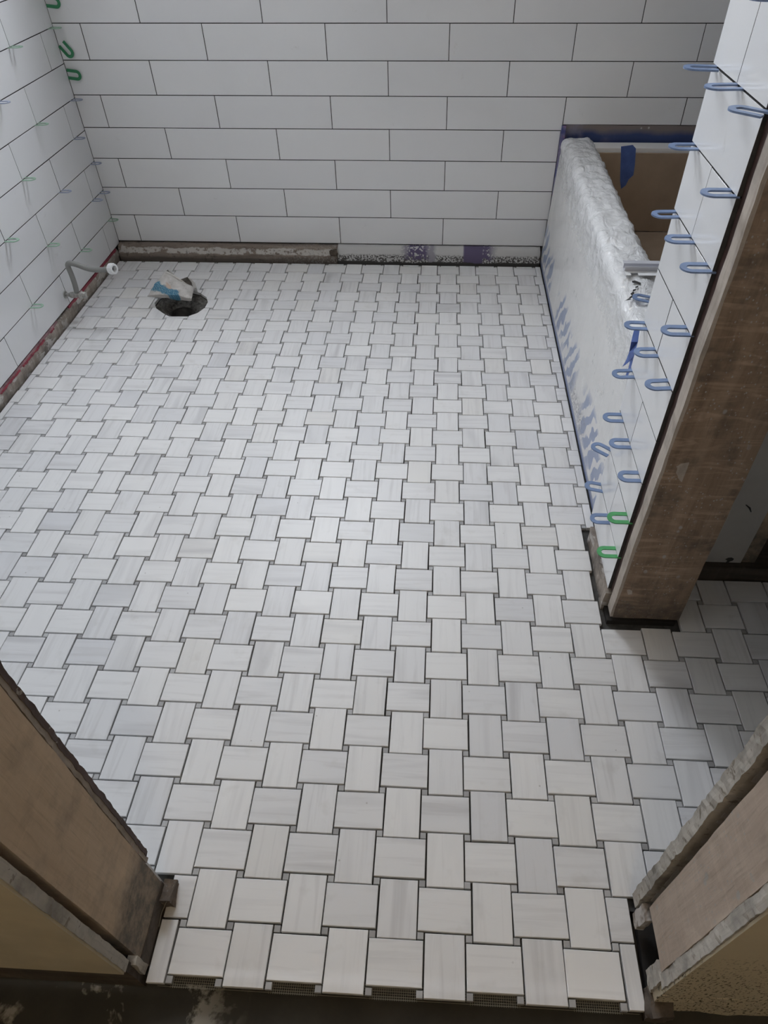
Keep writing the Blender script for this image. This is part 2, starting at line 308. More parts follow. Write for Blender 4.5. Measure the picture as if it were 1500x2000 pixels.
# ------------------------------------------------------------------ mesh helpers
class MB:
    def __init__(s): s.v = []; s.f = []; s.mi = []; s.uv = None
    def add(s, vs, fs, mi=0):
        o = len(s.v); s.v += [tuple(a) for a in vs]; s.f += [tuple(o + i for i in f) for f in fs]; s.mi += [mi] * len(fs); return s
    def box(s, x0, x1, y0, y1, z0, z1, mi=0):
        return s.add([(x0, y0, z0), (x1, y0, z0), (x1, y1, z0), (x0, y1, z0), (x0, y0, z1), (x1, y0, z1), (x1, y1, z1), (x0, y1, z1)],
                     [(0, 3, 2, 1), (4, 5, 6, 7), (0, 1, 5, 4), (1, 2, 6, 5), (2, 3, 7, 6), (3, 0, 4, 7)], mi)
    def tube(s, pts, rad, n=10, caps=True, mi=0):
        pts = [Vector(p) for p in pts]; rads = rad if isinstance(rad, (list, tuple)) else [rad] * len(pts)
        vs = []; fs = []; ref = None
        for i, p in enumerate(pts):
            t = (pts[min(i + 1, len(pts) - 1)] - pts[max(i - 1, 0)]).normalized()
            if ref is None: ref = Vector((0, 0, 1)) if abs(t.z) < 0.9 else Vector((1, 0, 0))
            a = (ref - t * ref.dot(t)).normalized(); b = t.cross(a); ref = a
            for j in range(n):
                an = 2 * math.pi * j / n; vs.append(p + (a * math.cos(an) + b * math.sin(an)) * rads[i])
        for i in range(len(pts) - 1):
            for j in range(n):
                fs.append((i * n + j, i * n + (j + 1) % n, (i + 1) * n + (j + 1) % n, (i + 1) * n + j))
        if caps: fs += [tuple(reversed(range(n))), tuple((len(pts) - 1) * n + j for j in range(n))]
        return s.add(vs, fs, mi)
    def rough(s, x0, x1, y0, y1, z0, z1, seg=0.03, amp=0.0015, freq=40, mi=0):
        """a box cut into a grid and roughened, like sawn or broken stuff"""
        lo = (x0, y0, z0); hi = (x1, y1, z1); cnt = [max(1, min(220, int(round((hi[i] - lo[i]) / seg)))) for i in range(3)]
        idx = {}; vs = []; fs = []
        def vid(i, j, k_):
            key = (i, j, k_)
            if key not in idx:
                p = Vector([lo[a] + (hi[a] - lo[a]) * q / cnt[a] for a, q in enumerate(key)])
                d = noise.noise_vector(p * freq) * amp + noise.noise_vector(p * freq * 0.3 + Vector((9, 3, 1))) * amp
                idx[key] = len(vs); vs.append(p + d)
            return idx[key]
        for a in range(3):
            b, c_ = (a + 1) % 3, (a + 2) % 3
            for side in (0, cnt[a]):
                for i in range(cnt[b]):
                    for j in range(cnt[c_]):
                        q = []
                        for di, dj in ((0, 0), (1, 0), (1, 1), (0, 1)):
                            key = [0, 0, 0]; key[a] = side; key[b] = i + di; key[c_] = j + dj; q.append(vid(*key))
                        fs.append(tuple(q if side else reversed(q)))
        return s.add(vs, fs, mi)
    def mesh(s, name, mats, smooth=False):
        me = bpy.data.meshes.new(name); me.from_pydata(s.v, [], s.f); me.validate()
        for m_ in (mats if isinstance(mats, (list, tuple)) else [mats]): me.materials.append(M[m_])
        if any(s.mi) and len(me.polygons) == len(s.mi): me.polygons.foreach_set('material_index', s.mi)
        if smooth: me.polygons.foreach_set('use_smooth', [True] * len(me.polygons))
        me.update(); return me
    def build(s, name, mats, parent=None, smooth=False, **k_):
        return link(name, s.mesh(name, mats, smooth), parent, **k_)
def link(name, me, parent=None, loc=None, rot=None, kind=None, label=None, cat=None, group=None):
    o = bpy.data.objects.new(name, me); C.objects.link(o)
    if parent is not None: o.parent = parent
    if loc is not None: o.location = loc
    if rot is not None: o.rotation_euler = rot
    if kind: o['kind'] = kind
    if label: o['label'] = label
    if cat: o['category'] = cat
    if group: o['group'] = group
    return o
def thing(name, label, cat, loc=(0, 0, 0), group=None):
    return link(name, None, None, loc, None, None, label, cat, group)
def pieces(w, h, t, bev, bev_depth):
    """chamfered slab: top face at n=0, going down to -t"""
    a, b = w / 2, h / 2; c, d = a - bev, b - bev
    vs = [(-a, -b, -t), (a, -b, -t), (a, b, -t), (-a, b, -t), (-a, -b, -bev_depth), (a, -b, -bev_depth), (a, b, -bev_depth), (-a, b, -bev_depth), (-c, -d, 0), (c, -d, 0), (c, d, 0), (-c, d, 0)]
    fs = [(8, 9, 10, 11), (0, 3, 2, 1)]
    for i in range(4):
        j = (i + 1) % 4; fs += [(i, j, j + 4, i + 4), (i + 4, j + 4, j + 8, i + 8)]
    return vs, fs
ORI = {'up': lambda u, v, n: (u, v, n), 'back': lambda u, v, n: (u, -n, v), 'left': lambda u, v, n: (n, u, v), 'wing': lambda u, v, n: (-n, -u, v)}
CACHE = {}
def slab(w, h, t, ori, mat, bev=0.0008, bd=0.0008):
    key = (round(w, 4), round(h, 4), t, ori, mat)
    if key not in CACHE:
        vs, fs = pieces(w, h, t, bev, bd)
        mb = MB().add([ORI[ori](*v_) for v_ in vs], fs)
        if mat == 'ceramic': mb.mi = [0, 1] + [1, 0] * 4
        CACHE[key] = mb.mesh('tile_' + ori, [mat, 'tile_body'] if mat == 'ceramic' else mat)
    return CACHE[key]

# ================================================================== THE SETTING
P = 0.075; TL, TW, DOT = 0.0838, 0.0612, 0.0098
ZT, HT, LT = 0.0599, 0.1033, 0.40664           # back wall: first row height, row pitch, tile pitch
XL = -0.8904                                   # face of the left wall tiles
XW = 0.797                                     # face of the tiles on the short wall
JT = 0.0024                                    # wall joint

# ---- floor: mortar bed, marble basket weave tiles and grey dots
def part_rects(r):
    """what is left of a rectangle after walls, jambs and tub are taken away (largest piece)"""
    obs = [(0.787, 0.955, 0.637, 0.93), (0.813, 3, 0.90, 4), (0.93, 3, 0.777, 4), (-3, 0.004, -2, 0.095), (0.7425, 3, -2, 0.088), (-4, -0.887, -1, 4), (-4, 4, 2.366, 4), (1.60, 4, -3, 4)]
    x0, x1, y0, y1 = r
    for a, b, c, d in obs:
        if x1 <= a or x0 >= b or y1 <= c or y0 >= d: continue
        cand = [(x0, min(x1, a), y0, y1), (max(x0, b), x1, y0, y1), (x0, x1, y0, min(y1, c)), (x0, x1, max(y0, d), y1)]
        cand = [q for q in cand if q[1] - q[0] > 0.006 and q[3] - q[2] > 0.006]
        if not cand: return None
        x0, x1, y0, y1 = max(cand, key=lambda q: (q[1] - q[0]) * (q[3] - q[2]))
    return x0, x1, y0, y1
fl = MB(); fl.box(-0.93, 0.812, 0.09, 2.45, -0.05, -0.0105)
HOLE = [(302, 592), (305, 602), (319, 612), (331, 618), (366, 618), (386, 611), (400, 601), (406, 590), (403, 580), (391, 572), (366, 566), (335, 569), (312, 579)]
HOLE = [on(x, y, 2, 0.0) for x, y in HOLE]
HC = Vector((-0.535, 2.01, 0))
floor = fl.build('floor', 'thinset', kind='structure', label='bathroom floor of white marble basket weave tiles with small grey squares', cat='floor')
def cut_hole(o):
    cb = MB(); n = len(HOLE)
    cb.add([(p_.x, p_.y, -0.08) for p_ in HOLE] + [(p_.x, p_.y, 0.05) for p_ in HOLE], [tuple(reversed(range(n))), tuple(range(n, 2 * n))] + [(i, (i + 1) % n, n + (i + 1) % n, n + i) for i in range(n)])
    me_ = cb.mesh('hole_cutter', 'thinset'); bm = bmesh.new(); bm.from_mesh(me_); bmesh.ops.recalc_face_normals(bm, faces=bm.faces); bm.to_mesh(me_); bm.free()
    c_ = bpy.data.objects.new('hole_cutter', me_); C.objects.link(c_)
    md = o.modifiers.new('hole', 'BOOLEAN'); md.object = c_; md.operation = 'DIFFERENCE'; md.solver = 'EXACT'
    dg = bpy.context.evaluated_depsgraph_get(); dg.update()
    new = bpy.data.meshes.new_from_object(o.evaluated_get(dg)); o.modifiers.clear(); o.data = new
    bpy.data.objects.remove(c_)
tiles = []; dots = []
for j in range(-1, 33):
    for i in range(-13, 23):
        cx, cy = i * P, j * P
        if j >= 0:
            vert = (i + j) % 2 == 0
            w, h = (TW, TL) if vert else (TL, TW)
            r = part_rects((cx - w / 2, cx + w / 2, cy - h / 2, cy + h / 2))
            if r and not (cy < 0.09 and not (0 < (r[0] + r[1]) / 2 < 0.745)): tiles.append((r, vert))
        dx, dy = cx + P / 2, cy + P / 2
        r = part_rects((dx - DOT / 2, dx + DOT / 2, dy - DOT / 2, dy + DOT / 2))
        if r and r[1] - r[0] > DOT * 0.7 and r[3] - r[2] > DOT * 0.7 and not (dy < 0.09 and not 0.01 < dx < 0.735): dots.append((r, None))
def shown(r):
    c_ = Vector(((r[0] + r[1]) / 2, (r[2] + r[3]) / 2, 0)); q = proj(c_); d = (c_ - CAM)
    if q is None or not (-40 < q[0] < 1540 and -40 < q[1] < 2040): return 1e6
    if 0.80 < c_.x and c_.y > 0.66 and q[0] < 1340: return 1e5
    if c_.x < -0.02 and c_.y < 0.11: return 1e5
    return d.length
tiles.sort(key=lambda t: shown(t[0])); dots.sort(key=lambda t: shown(t[0]))
near_hole = lambda r: ((r[0] + r[1]) / 2 - HC.x) ** 2 + ((r[2] + r[3]) / 2 - HC.y) ** 2 < 0.18 ** 2
rest = MB(); rest_h = MB(); nt_ = 0
rng = random.Random(3)
def jig(is_dot=False):
    lift = 1.0 if rng.random() > 0.12 else 3.2
    dz = (rng.uniform(-0.0006, 0.0003) * (1.6 if lift > 1 else 1)) - (0.0014 if is_dot else 0)
    return dz, (rng.gauss(0, 0.0032) * lift, rng.gauss(0, 0.0032) * lift, rng.gauss(0, 0.0035))
for n_, (r, vert) in enumerate(tiles):
    x0, x1, y0, y1 = r; dz, rot = jig(); jx, jy = rng.gauss(0, 0.0003), rng.gauss(0, 0.0003)
    loc = Vector(((x0 + x1) / 2 + jx, (y0 + y1) / 2 + jy, dz))
    if n_ < 300 and shown(r) < 1e5:
        link('tile', slab(x1 - x0, y1 - y0, 0.0095, 'up', 'marble_v' if vert else 'marble_h'), floor, loc, rot)
    else:
        vs, fs = pieces(x1 - x0, y1 - y0, 0.0095, 0.0008, 0.0008)
        mt = Matrix.Translation(loc) @ Matrix.Rotation(rot[0], 4, 'X') @ Matrix.Rotation(rot[1], 4, 'Y') @ Matrix.Rotation(rot[2], 4, 'Z')
        (rest_h if near_hole(r) else rest).add([mt @ Vector(v_) for v_ in vs], fs, 1 if vert else 0)
far = rest.build('far_tiles', ['marble_h_i', 'marble_v_i'], floor, kind='stuff')
farh = rest_h.build('cut_tiles', ['marble_h_i', 'marble_v_i'], floor, kind='stuff')
restd = MB(); resth = MB()
for n_, (r, _) in enumerate(dots):
    x0, x1, y0, y1 = r; dz, rot = jig(True); loc = Vector(((x0 + x1) / 2 + rng.gauss(0, 0.0004), (y0 + y1) / 2 + rng.gauss(0, 0.0004), dz))
    if n_ < 300 and shown(r) < 1e5:
        link('dot', slab(DOT, DOT, 0.0085, 'up', 'dot', 0.0006, 0.0006), floor, loc, rot)
    else:
        vs, fs = pieces(x1 - x0, y1 - y0, 0.0085, 0.0006, 0.0006)
        (resth if near_hole(r) else restd).add([loc + Vector(v_) for v_ in vs], fs)
restd.build('far_dots', 'dot_i', floor, kind='stuff')
farhd = resth.build('cut_dots', 'dot_i', floor, kind='stuff')
for o in (floor, farh, farhd): cut_hole(o)
bd_ = MB(); bd_.box(0.812, 1.70, 0.09, 2.55, -0.05, -0.0106); bd_.box(0.0, 0.745, -0.036, 0.0899, -0.05, -0.0106); bd_.box(-1.4, 2.3, -1.9, 2.7, -0.34, -0.30)
bd_.box(-1.1, -0.93, 0.0, 2.6, -0.3, -0.0107); bd_.box(-1.1, 1.75, 2.45, 2.6, -0.3, -0.0107); bd_.box(1.65, 1.75, -0.1, 2.6, -0.3, -0.0107)
bd_.build('mortar_bed', 'thinset', floor)
# fibreglass sheet backing, bare at the ragged edge of the doorway
bk = MB(); y = -0.0445
while y < -0.028:
    bk.box(0.02, 0.735, y - 0.0003, y + 0.0003, -0.0098, -0.0092); y += 0.0033
x = 0.02
while x < 0.735:
    if int(((x + P / 2) / P)) % 2 == 1: bk.box(x - 0.0003, x + 0.0003, -0.046, -0.028, -0.0100, -0.0094)
    x += 0.0033
bk.build('backing_mesh', 'mesh', floor, kind='stuff')

fh = MB(); fh.rough(-1.3, 2.2, -1.7, 0.12, -0.07, -0.032, 0.05, 0.004, 14)
fh.build('floor_hall', 'subfloor', kind='structure', label='bare dark subfloor of the hall with pale scraped patches', cat='floor', smooth=True)

# ---- back wall with window
wb = MB(); yb0, yb1 = YB + 0.0095, YB + 0.13
XR = 1.60
wb.box(-1.0, WX0, yb0, yb1, -0.05, 2.5); wb.box(WX1, XR + 0.1, yb0, yb1, -0.05, 2.5); wb.box(WX0, WX1, yb0, yb1, -0.05, WZ0); wb.box(WX0, WX1, yb0, yb1, WZ1, 2.5)
wall_back = wb.build('wall_back', 'backer', kind='structure', label='back wall covered in white rectangular tiles laid in running bond', cat='wall')
def wall_tile(parent, ori, u0, u1, z0, z1, fixed):
    w, h = u1 - u0, z1 - z0
    if w < 0.01 or h < 0.01: return
    u, z = (u0 + u1) / 2, (z0 + z1) / 2
    loc = {'back': (u, fixed, z), 'left': (fixed, u, z), 'wing': (fixed, u, z)}[ori]
    dn = rng.uniform(-0.0003, 0.0003); ax = 1 if ori == 'back' else 0
    loc = list(loc); loc[ax] += dn
    link('tile', slab(w, h, 0.009, ori, 'ceramic', 0.0003, 0.0003), parent, loc, (rng.gauss(0, .0008), rng.gauss(0, .0004), rng.gauss(0, .0006)))
S0 = 0.2204
def spans(a, b, joints):
    js = sorted(j for j in joints if a + 0.012 < j < b - 0.012); e = [a] + js + [b]
    return [(e[i] + (JT / 2 if i else 0), e[i + 1] - (JT / 2 if i < len(e) - 2 else 0)) for i in range(len(e) - 1)]
for r in range(13):
    z0 = ZT + HT * r + JT / 2; z1 = ZT + HT * (r + 1) - JT / 2
    js = [S0 + LT * (m_ + (0.0 if r % 2 else 0.5)) for m_ in range(-5, 6)]
    for a, b in spans(XL + 0.001, XR, js):
        if r < 4:
            if a < 0.825: wall_tile(wall_back, 'back', a, min(b, 0.826 if r else 0.822), z0, z1, YB)
        elif r == 4:
            if b <= 0.84: wall_tile(wall_back, 'back', a, b, z0, z1, YB)
            elif a < 0.80:
                wall_tile(wall_back, 'back', a, 0.8315, z0, z1, YB); wall_tile(wall_back, 'back', 0.8335, b, 0.493, z1, YB)
            else: wall_tile(wall_back, 'back', a, b, 0.493, z1, YB)
        else: wall_tile(wall_back, 'back', a, b, z0, z1, YB)
mm = MB(); mm.rough(0.827, XR, YB + 0.002, YB + 0.0094, 0.42, 0.491, 0.02, 0.001, 30); mm.build('membrane_band', 'membrane', wall_back)
mm = MB(); mm.rough(0.828, 0.842, YB - 0.012, YB + 0.0094, 0.0, 0.49, 0.012, 0.0012, 40); mm.build('membrane_strip', 'purple', wall_back)
# window (above the picture)
wn = MB(); t = 0.045
for a in ((WX0, WX0 + t, WZ0, WZ1), (WX1 - t, WX1, WZ0, WZ1), (WX0, WX1, WZ0, WZ0 + t), (WX0, WX1, WZ1 - t, WZ1)): wn.box(a[0], a[1], YB + 0.06, YB + 0.11, a[2], a[3])
win = wn.build('window_1', 'frame', kind='structure', label='white framed window above the tiles of the back wall', cat='window')
MB().box(WX0 + t, WX1 - t, YB + 0.084, YB + 0.088, WZ0 + t, WZ1 - t).build('pane', 'glass', win)

# ---- left wall
XLB = XL - 0.0095
wall_left = MB().box(XLB - 0.12, XLB, 0.0, YB + 0.13, -0.05, 2.5).build('wall_left', 'backer', kind='structure', label='left wall of white rectangular tiles with spacers still in the joints', cat='wall')
ZL = 0.05
for r in range(13):
    z0 = ZL + HT * r + JT / 2; z1 = ZL + HT * (r + 1) - JT / 2
    js = [(2.3225 if r % 2 == 0 else 2.1125) - LT * q for q in range(-1, 8)]
    for a, b in spans(0.10, YB - 0.0008, js): wall_tile(wall_left, 'left', a, b, z0, z1, XL)
MB().box(XLB - 0.0005, XLB + 0.008, 0.10, YB, ZL + HT * 13, 2.45).build('upper_plaster', 'plaster', wall_left)
up = MB()
for a in ((XL, WX0, ZT + HT * 13, 2.45), (WX1, XR, ZT + HT * 13, 2.45), (WX0, WX1, WZ1, 2.45)): up.box(a[0], a[1], YB, YB + 0.0094, a[2], a[3])
up.build('upper_plaster', 'plaster', wall_back)

# ---- rough strips where the baseboard will go
def strip(profile, a, b, axis, seg, amp, name, mat, label):
    n = max(2, int((b - a) / seg)); m_ = len(profile); vs = []; fs = []
    for i in range(n + 1):
        s_ = a + (b - a) * i / n
        for u, z in profile:
            p_ = Vector((u, s_, z)) if axis == 'y' else Vector((s_, u, z))
            d = noise.noise_vector(p_ * 38) * amp + noise.noise_vector(p_ * 110) * amp * 0.5
            if axis == 'y': d.y = 0
            else: d.x = 0
            vs.append(p_ + d)
    for i in range(n):
        for j in range(m_ - 1): fs.append((i * m_ + j, i * m_ + j + 1, (i + 1) * m_ + j + 1, (i + 1) * m_ + j))
    fs += [tuple(range(m_)), tuple(reversed([n * m_ + j for j in range(m_)]))]
    o = MB().add(vs, fs).build(name, mat, smooth=True, kind='structure', label=label, cat='baseboard')
    bm = bmesh.new(); bm.from_mesh(o.data); bmesh.ops.recalc_face_normals(bm, faces=bm.faces); bm.to_mesh(o.data); bm.free()
    return o
strip([(2.428, -0.02), (2.428, 0.057), (2.404, 0.056), (2.392, 0.0535), (2.387, 0.046), (2.386, 0.031), (2.381, 0.028), (2.378, 0.012), (2.381, -0.02)], -0.886, 0.004, 'x', 0.008, 0.0022, 'baseboard_back', 'base_worn', 'rough stained wooden strip at the foot of the back wall near the corner')
strip([(2.428, -0.02), (2.428, 0.058), (2.412, 0.0575), (2.391, 0.050), (2.384, 0.030), (2.377, 0.004), (2.380, -0.02)], 0.006, 0.81, 'x', 0.012, 0.0008, 'baseboard_back', 'base_speckled', 'white base strip with black speckles and purple patches at foot of back wall')
bl = strip([(-0.8995, -0.02), (-0.8995, 0.046), (-0.893, 0.0405), (-0.8885, 0.036), (-0.887, 0.024), (-0.890, 0.010), (-0.894, -0.02)], 0.10, 2.385, 'y', 0.010, 0.0018, 'baseboard_left', 'plate_worn', 'rough worn wooden strip with red membrane at foot of the left wall')
MB().rough(-0.898, -0.8905, 1.90, 2.375, 0.037, 0.0475, 0.012, 0.0009, 60).build('red_membrane', 'red', bl)
MB().rough(-0.898, -0.8908, 0.6, 1.80, 0.038, 0.0475, 0.012, 0.0009, 60).build('faded_membrane', 'red_faded', bl)
for a, b in ((1.38, 1.51), (1.53, 1.69), (1.735, 1.765), (1.22, 1.34)): MB().rough(-0.8925, -0.8876, a, b, 0.035, 0.0400, 0.004, 0.0017, 120).build('red_patch', 'red', bl)
wd = thing('stone_fragment', 'small dark chipped fragment stuck where worn strip meets speckled strip', 'fragment', (0, 0, 0))
MB().rough(-0.022, 0.006, 2.370, 2.384, 0.030, 0.052, 0.005, 0.004, 90).build('chip', 'plate', wd)

# ---- right side of the alcove, ceiling, hall
MB().box(XR, XR + 0.1, -0.05, YB + 0.13, -0.05, 2.5).build('wall_right', 'alcove', kind='structure', label='plain wall at the far end of the bathtub alcove and closet', cat='wall')
MB().box(-1.3, 2.2, -1.7, YB + 0.13, 2.45, 2.55).build('ceiling', 'plaster', kind='structure', label='plain white ceiling over bathroom and hall', cat='ceiling')
hl = MB(); hl.box(-1.3, -1.2, -1.7, -0.05, -0.07, 2.5); hl.box(2.1, 2.2, -1.7, -0.05, -0.07, 2.5); hl.box(-1.3, 2.2, -1.8, -1.7, -0.07, 2.5)
hl.build('wall_hall', 'hall_cream', kind='structure', label='cream painted walls around the hall', cat='wall')

# ---- short stud wall at the tub end (the partition)
part = MB(); part.box(0.8065, 0.815, 0.665, 0.93, 0.045, 2.45)
wall_part = part.build('wall_partition', 'backer', kind='structure', label='short unfinished stud wall at the bathtub end with white tiles on one side', cat='wall')
ZW, HW = 0.051, 0.1022
for r in range(14):
    z0 = ZW + HW * r + JT / 2; z1 = ZW + HW * (r + 1) - JT / 2
    for a, b in spans(0.7005, 0.932, [0.8185] if r % 2 else []): wall_tile(wall_part, 'wing', a, b, z0, z1, XW)
MB().rough(0.8035, 0.8075, 0.677, 0.7015, 0.055, 2.45, 0.02, 0.0014, 40).build('brown_membrane', 'membrane_brown', wall_part)
MB().rough(0.800, 0.8425, 0.6505, 0.679, 0.020, 2.45, 0.022, 0.0012, 40).build('stud_edge', 'stud_edge', wall_part, smooth=False)
MB().rough(0.8062, 0.946, 0.6495, 0.688, 0.016, 2.45, 0.035, 0.0012, 30).build('stud', 'stud', wall_part)
MB().box(0.816, 0.946, 0.69, 0.93, 0.045, 2.45).build('stud', 'stud', wall_part)
MB().rough(0.793, 0.9, 0.69, 0.895, -0.012, 0.046, 0.012, 0.003, 45).build('bottom_plate', 'plate_worn', wall_part)
MB().box(0.798, 0.944, 0.652, 0.70, -0.0115, 0.003).build('painted_gap_shade', 'gap_shade', wall_part)  # black block standing in for the shade under the stud
# closet side of the plumbing wall
wc = MB(); wc.rough(0.93, XR, 0.782, 0.90, -0.012, 0.040, 0.03, 0.0015, 30)
wall_closet = wc.build('wall_closet', 'plate', kind='structure', label='dark bottom plate and framing behind the stud wall in the closet', cat='wall')
MB().box(0.946, 1.112, 0.796, 0.806, 0.042, 2.45).build('board', 'drywall', wall_closet)
MB().rough(1.113, 1.145, 0.80, 0.89, 0.040, 2.45, 0.04, 0.001, 30).build('stud', 'jamb_tan', wall_closet)
MB().box(0.946, XR, 0.902, 0.914, 0.04, 2.45).build('backing_board', 'backer', wall_closet)
a = on(1424, 1094, 1, 0.7955)
pa = MB(); pts = [(-9, 2), (-4, 6), (3, 7), (9, 4), (8, -1), (3, -3), (0, -8), (-4, -7), (-3, -1)]
n = len(pts); pa.add([(a.x + u * 0.001, 0.7950, a.z + v_ * 0.0012) for u, v_ in pts] + [(a.x + u * 0.001, 0.7961, a.z + v_ * 0.0012) for u, v_ in pts], [tuple(range(n)), tuple(reversed(range(n, 2 * n)))] + [(i, n + i, n + (i + 1) % n, (i + 1) % n) for i in range(n)])
pa.build('grey_smear', 'thinset', wall_closet)
b0, b1 = on(1457, 986, 1, 0.795), on(1467, 1000, 1, 0.795)
MB().tube([b0, (b0 + b1) / 2 + Vector((0.002, 0, 0.001)), b1], [0.0009, 0.002, 0.0009], 6).build('scratch', 'black', wall_closet)

# ---- door wall: left and right jambs
jl = MB(); jl.rough(-0.038, 0.0, -0.021, 0.082, 0.040, 2.08, 0.03, 0.0008, 30)
wall_dl = jl.build('wall_front', 'jamb_tan', kind='structure', label='bare tan door jamb stud with olive wall on the side with the toilet drain', cat='wall')
MB().rough(-0.9, 0.0015, -0.02, 0.083, -0.03, 0.041, 0.03, 0.002, 30).build('bottom_plate', 'plate', wall_dl)
MB().rough(-0.002, 0.018, 0.060, 0.090, -0.012, 0.030, 0.006, 0.004, 60).build('splintered_block', 'stud', wall_dl)
MB().rough(-0.10, 0.0005, 0.0905, 0.0975, 0.135, 1.3, 0.006, 0.0012, 95).build('backer_edge', 'drywall_dirty', wall_dl)
MB().rough(-0.10, -0.0005, 0.0835, 0.0905, 0.125, 1.3, 0.006, 0.0012, 95).build('board_edge', 'drywall_red', wall_dl)
MB().box(-0.9, -0.038, -0.02, 0.082, 0.04, 2.45).build('framing', 'plate', wall_dl)
MB().box(-0.899, -0.012, 0.0835, 0.095, -0.012, 2.45).build('inner_board', 'plaster', wall_dl)
MB().rough(-0.10, 0.0035, -0.0475, -0.0330, 0.092, 1.3, 0.010, 0.0009, 95).build('drywall_edge', 'drywall_edge', wall_dl)
MB().box(-1.2, 0.0015, -0.0505, -0.047, 0.092, 2.45).build('painted_face', 'olive', wall_dl)
MB().rough(-1.2, -0.004, -0.042, -0.030, -0.034, 0.094, 0.03, 0.0015, 30).build('skirting_gap', 'plate', wall_dl)
MB().rough(-0.012, 0.003, -0.034, -0.022, 0.012, 0.060, 0.006, 0.002, 60).build('mortar_lump', 'drywall_edge', wall_dl)
fb = MB(); c0 = on(335, 1733, 2, 0.03)
fb.tube([(0.017, 0.083, 0.028), (0.012, 0.062, 0.026), (0.006, 0.045, 0.018), (0.005, 0.028, 0.010)], 0.0005, 5); fb.build('loose_fibre', 'mesh', wall_dl)

jr = MB(); jr.rough(0.745, 0.783, -0.0125, 0.0665, 0.098, 2.08, 0.03, 0.0008, 30)
wall_dr = jr.build('wall_front', 'jamb_pale', kind='structure', label='bare pale door jamb stud with ragged drywall on the closet side', cat='wall')
MB().rough(0.7425, 0.85, 0.0835, 0.1035, 0.030, 1.3, 0.009, 0.0019, 95).build('backer_edge', 'drywall_edge', wall_dr)
MB().box(0.783, 1.6, -0.0125, 0.08, 0.0, 2.45).build('framing', 'plate', wall_dr)
MB().box(0.757, 1.6, 0.0835, 0.100, 0.030, 2.45).build('inner_board', 'drywall', wall_dr)
MB().rough(0.7455, 0.85, -0.030, -0.0130, 0.085, 1.3, 0.009, 0.0016, 95).build('drywall_edge', 'drywall_edge', wall_dr)
MB().box(0.7480, 2.1, -0.0335, -0.0300, 0.06, 2.45).build('painted_face', 'olive_scuff', wall_dr)
MB().rough(0.749, 2.1, -0.034, -0.012, -0.034, 0.07, 0.02, 0.003, 40).build('skirting_gap', 'olive_scuff', wall_dr)
MB().rough(0.752, 1.0, -0.02, 0.09, -0.034, -0.01, 0.02, 0.002, 40).build('painted_gap_shade', 'gap_shade', wall_dr)  # black slab painting the shaded hollow under the jamb
MB().rough(0.744, 0.757, 0.058, 0.080, 0.012, 0.070, 0.006, 0.0022, 60).build('broken_mortar', 'plate_worn', wall_dr)
MB().rough(0.745, 0.760, -0.022, 0.004, 0.020, 0.088, 0.006, 0.0025, 60).build('broken_mortar', 'drywall_edge', wall_dr)
MB().rough(0.743, 0.775, -0.050, -0.014, -0.034, 0.022, 0.006, 0.004, 60).build('rubble', 'plate', wall_dr)
hd = MB(); hd.box(-1.2, 2.1, -0.05, 0.09, 2.09, 2.45); hd.build('trim_1', 'jamb_tan', kind='structure', label='header framing over the doorway', cat='trim')

# ================================================================== THINGS
# ---- bathtub wrapped in plastic film
tub = thing('bathtub', 'alcove bathtub wrapped in clear plastic film and lined with brown cardboard', 'bathtub', (0.817, 0.94, 0))
tub_off = Vector(tub.location)
TY0, TY1 = 0.945, 2.408; RIM = 0.452; XI = 0.942; XO = 1.575; YI0, YI1 = 1.03, 2.345
def tub_section():
    # apron from the floor up over the rolled rim to the inner edge (x, z)
    pr_ = [(0.817, 0.0), (0.818, 0.02), (0.822, 0.12), (0.828, 0.25), (0.833, 0.36), (0.836, 0.42)]
    for q in range(1, 6):
        an = math.pi / 2 * q / 5; pr_.append((0.858 - 0.022 * math.cos(an), 0.430 + 0.022 * math.sin(an)))
    pr_ += [(0.90, 0.4525), (0.925, 0.450), (0.938, 0.443), (0.944, 0.428)]
    return pr_
def sheet(profile, y0, y1, n, amp, off, ymod=None):
    vs = []; fs = []; m_ = len(profile)
    for i in range(n + 1):
        y_ = y0 + (y1 - y0) * i / n
        for j, (u, z) in enumerate(profile):
            a_ = profile[max(j - 1, 0)]; b_ = profile[min(j + 1, m_ - 1)]
            nrm = Vector((-(b_[1] - a_[1]), 0, b_[0] - a_[0])).normalized()
            p_ = Vector((u, y_, z)); q = 0.0
            if amp:
                topness = min(1.0, max(0.06, (z - 0.28) / 0.14))
                q = amp * topness * (noise.turbulence(p_ * 24, 3, False) * 1.2 - 0.3 + 0.9 * abs(noise.noise(Vector((u * 70, y_ * 22, z * 70)))))
                q += amp * 0.22 * noise.noise(Vector((u * 4, y_ * 22, z * 3)))
            vs.append(p_ + nrm * (off + q) - tub_off)
    for i in range(n):
        for j in range(m_ - 1): fs.append((i * m_ + j, i * m_ + j + 1, (i + 1) * m_ + j + 1, (i + 1) * m_ + j))
    return vs, fs
body = MB(); prf = tub_section(); body.add(*sheet(prf, TY0, TY1, 2, 0, 0))
T = lambda *p_: tuple(Vector(p_) - tub_off)
def tbox(mb, x0, x1, y0, y1, z0, z1): mb.box(x0 - tub_off.x, x1 - tub_off.x, y0 - tub_off.y, y1 - tub_off.y, z0, z1)
tbox(body, 0.940, XO, YI1, TY1, 0.30, RIM - 0.012); tbox(body, 0.940, XO, TY0, YI0, 0.30, RIM); tbox(body, XO - 0.06, XO, TY0, TY1, 0.0, RIM)
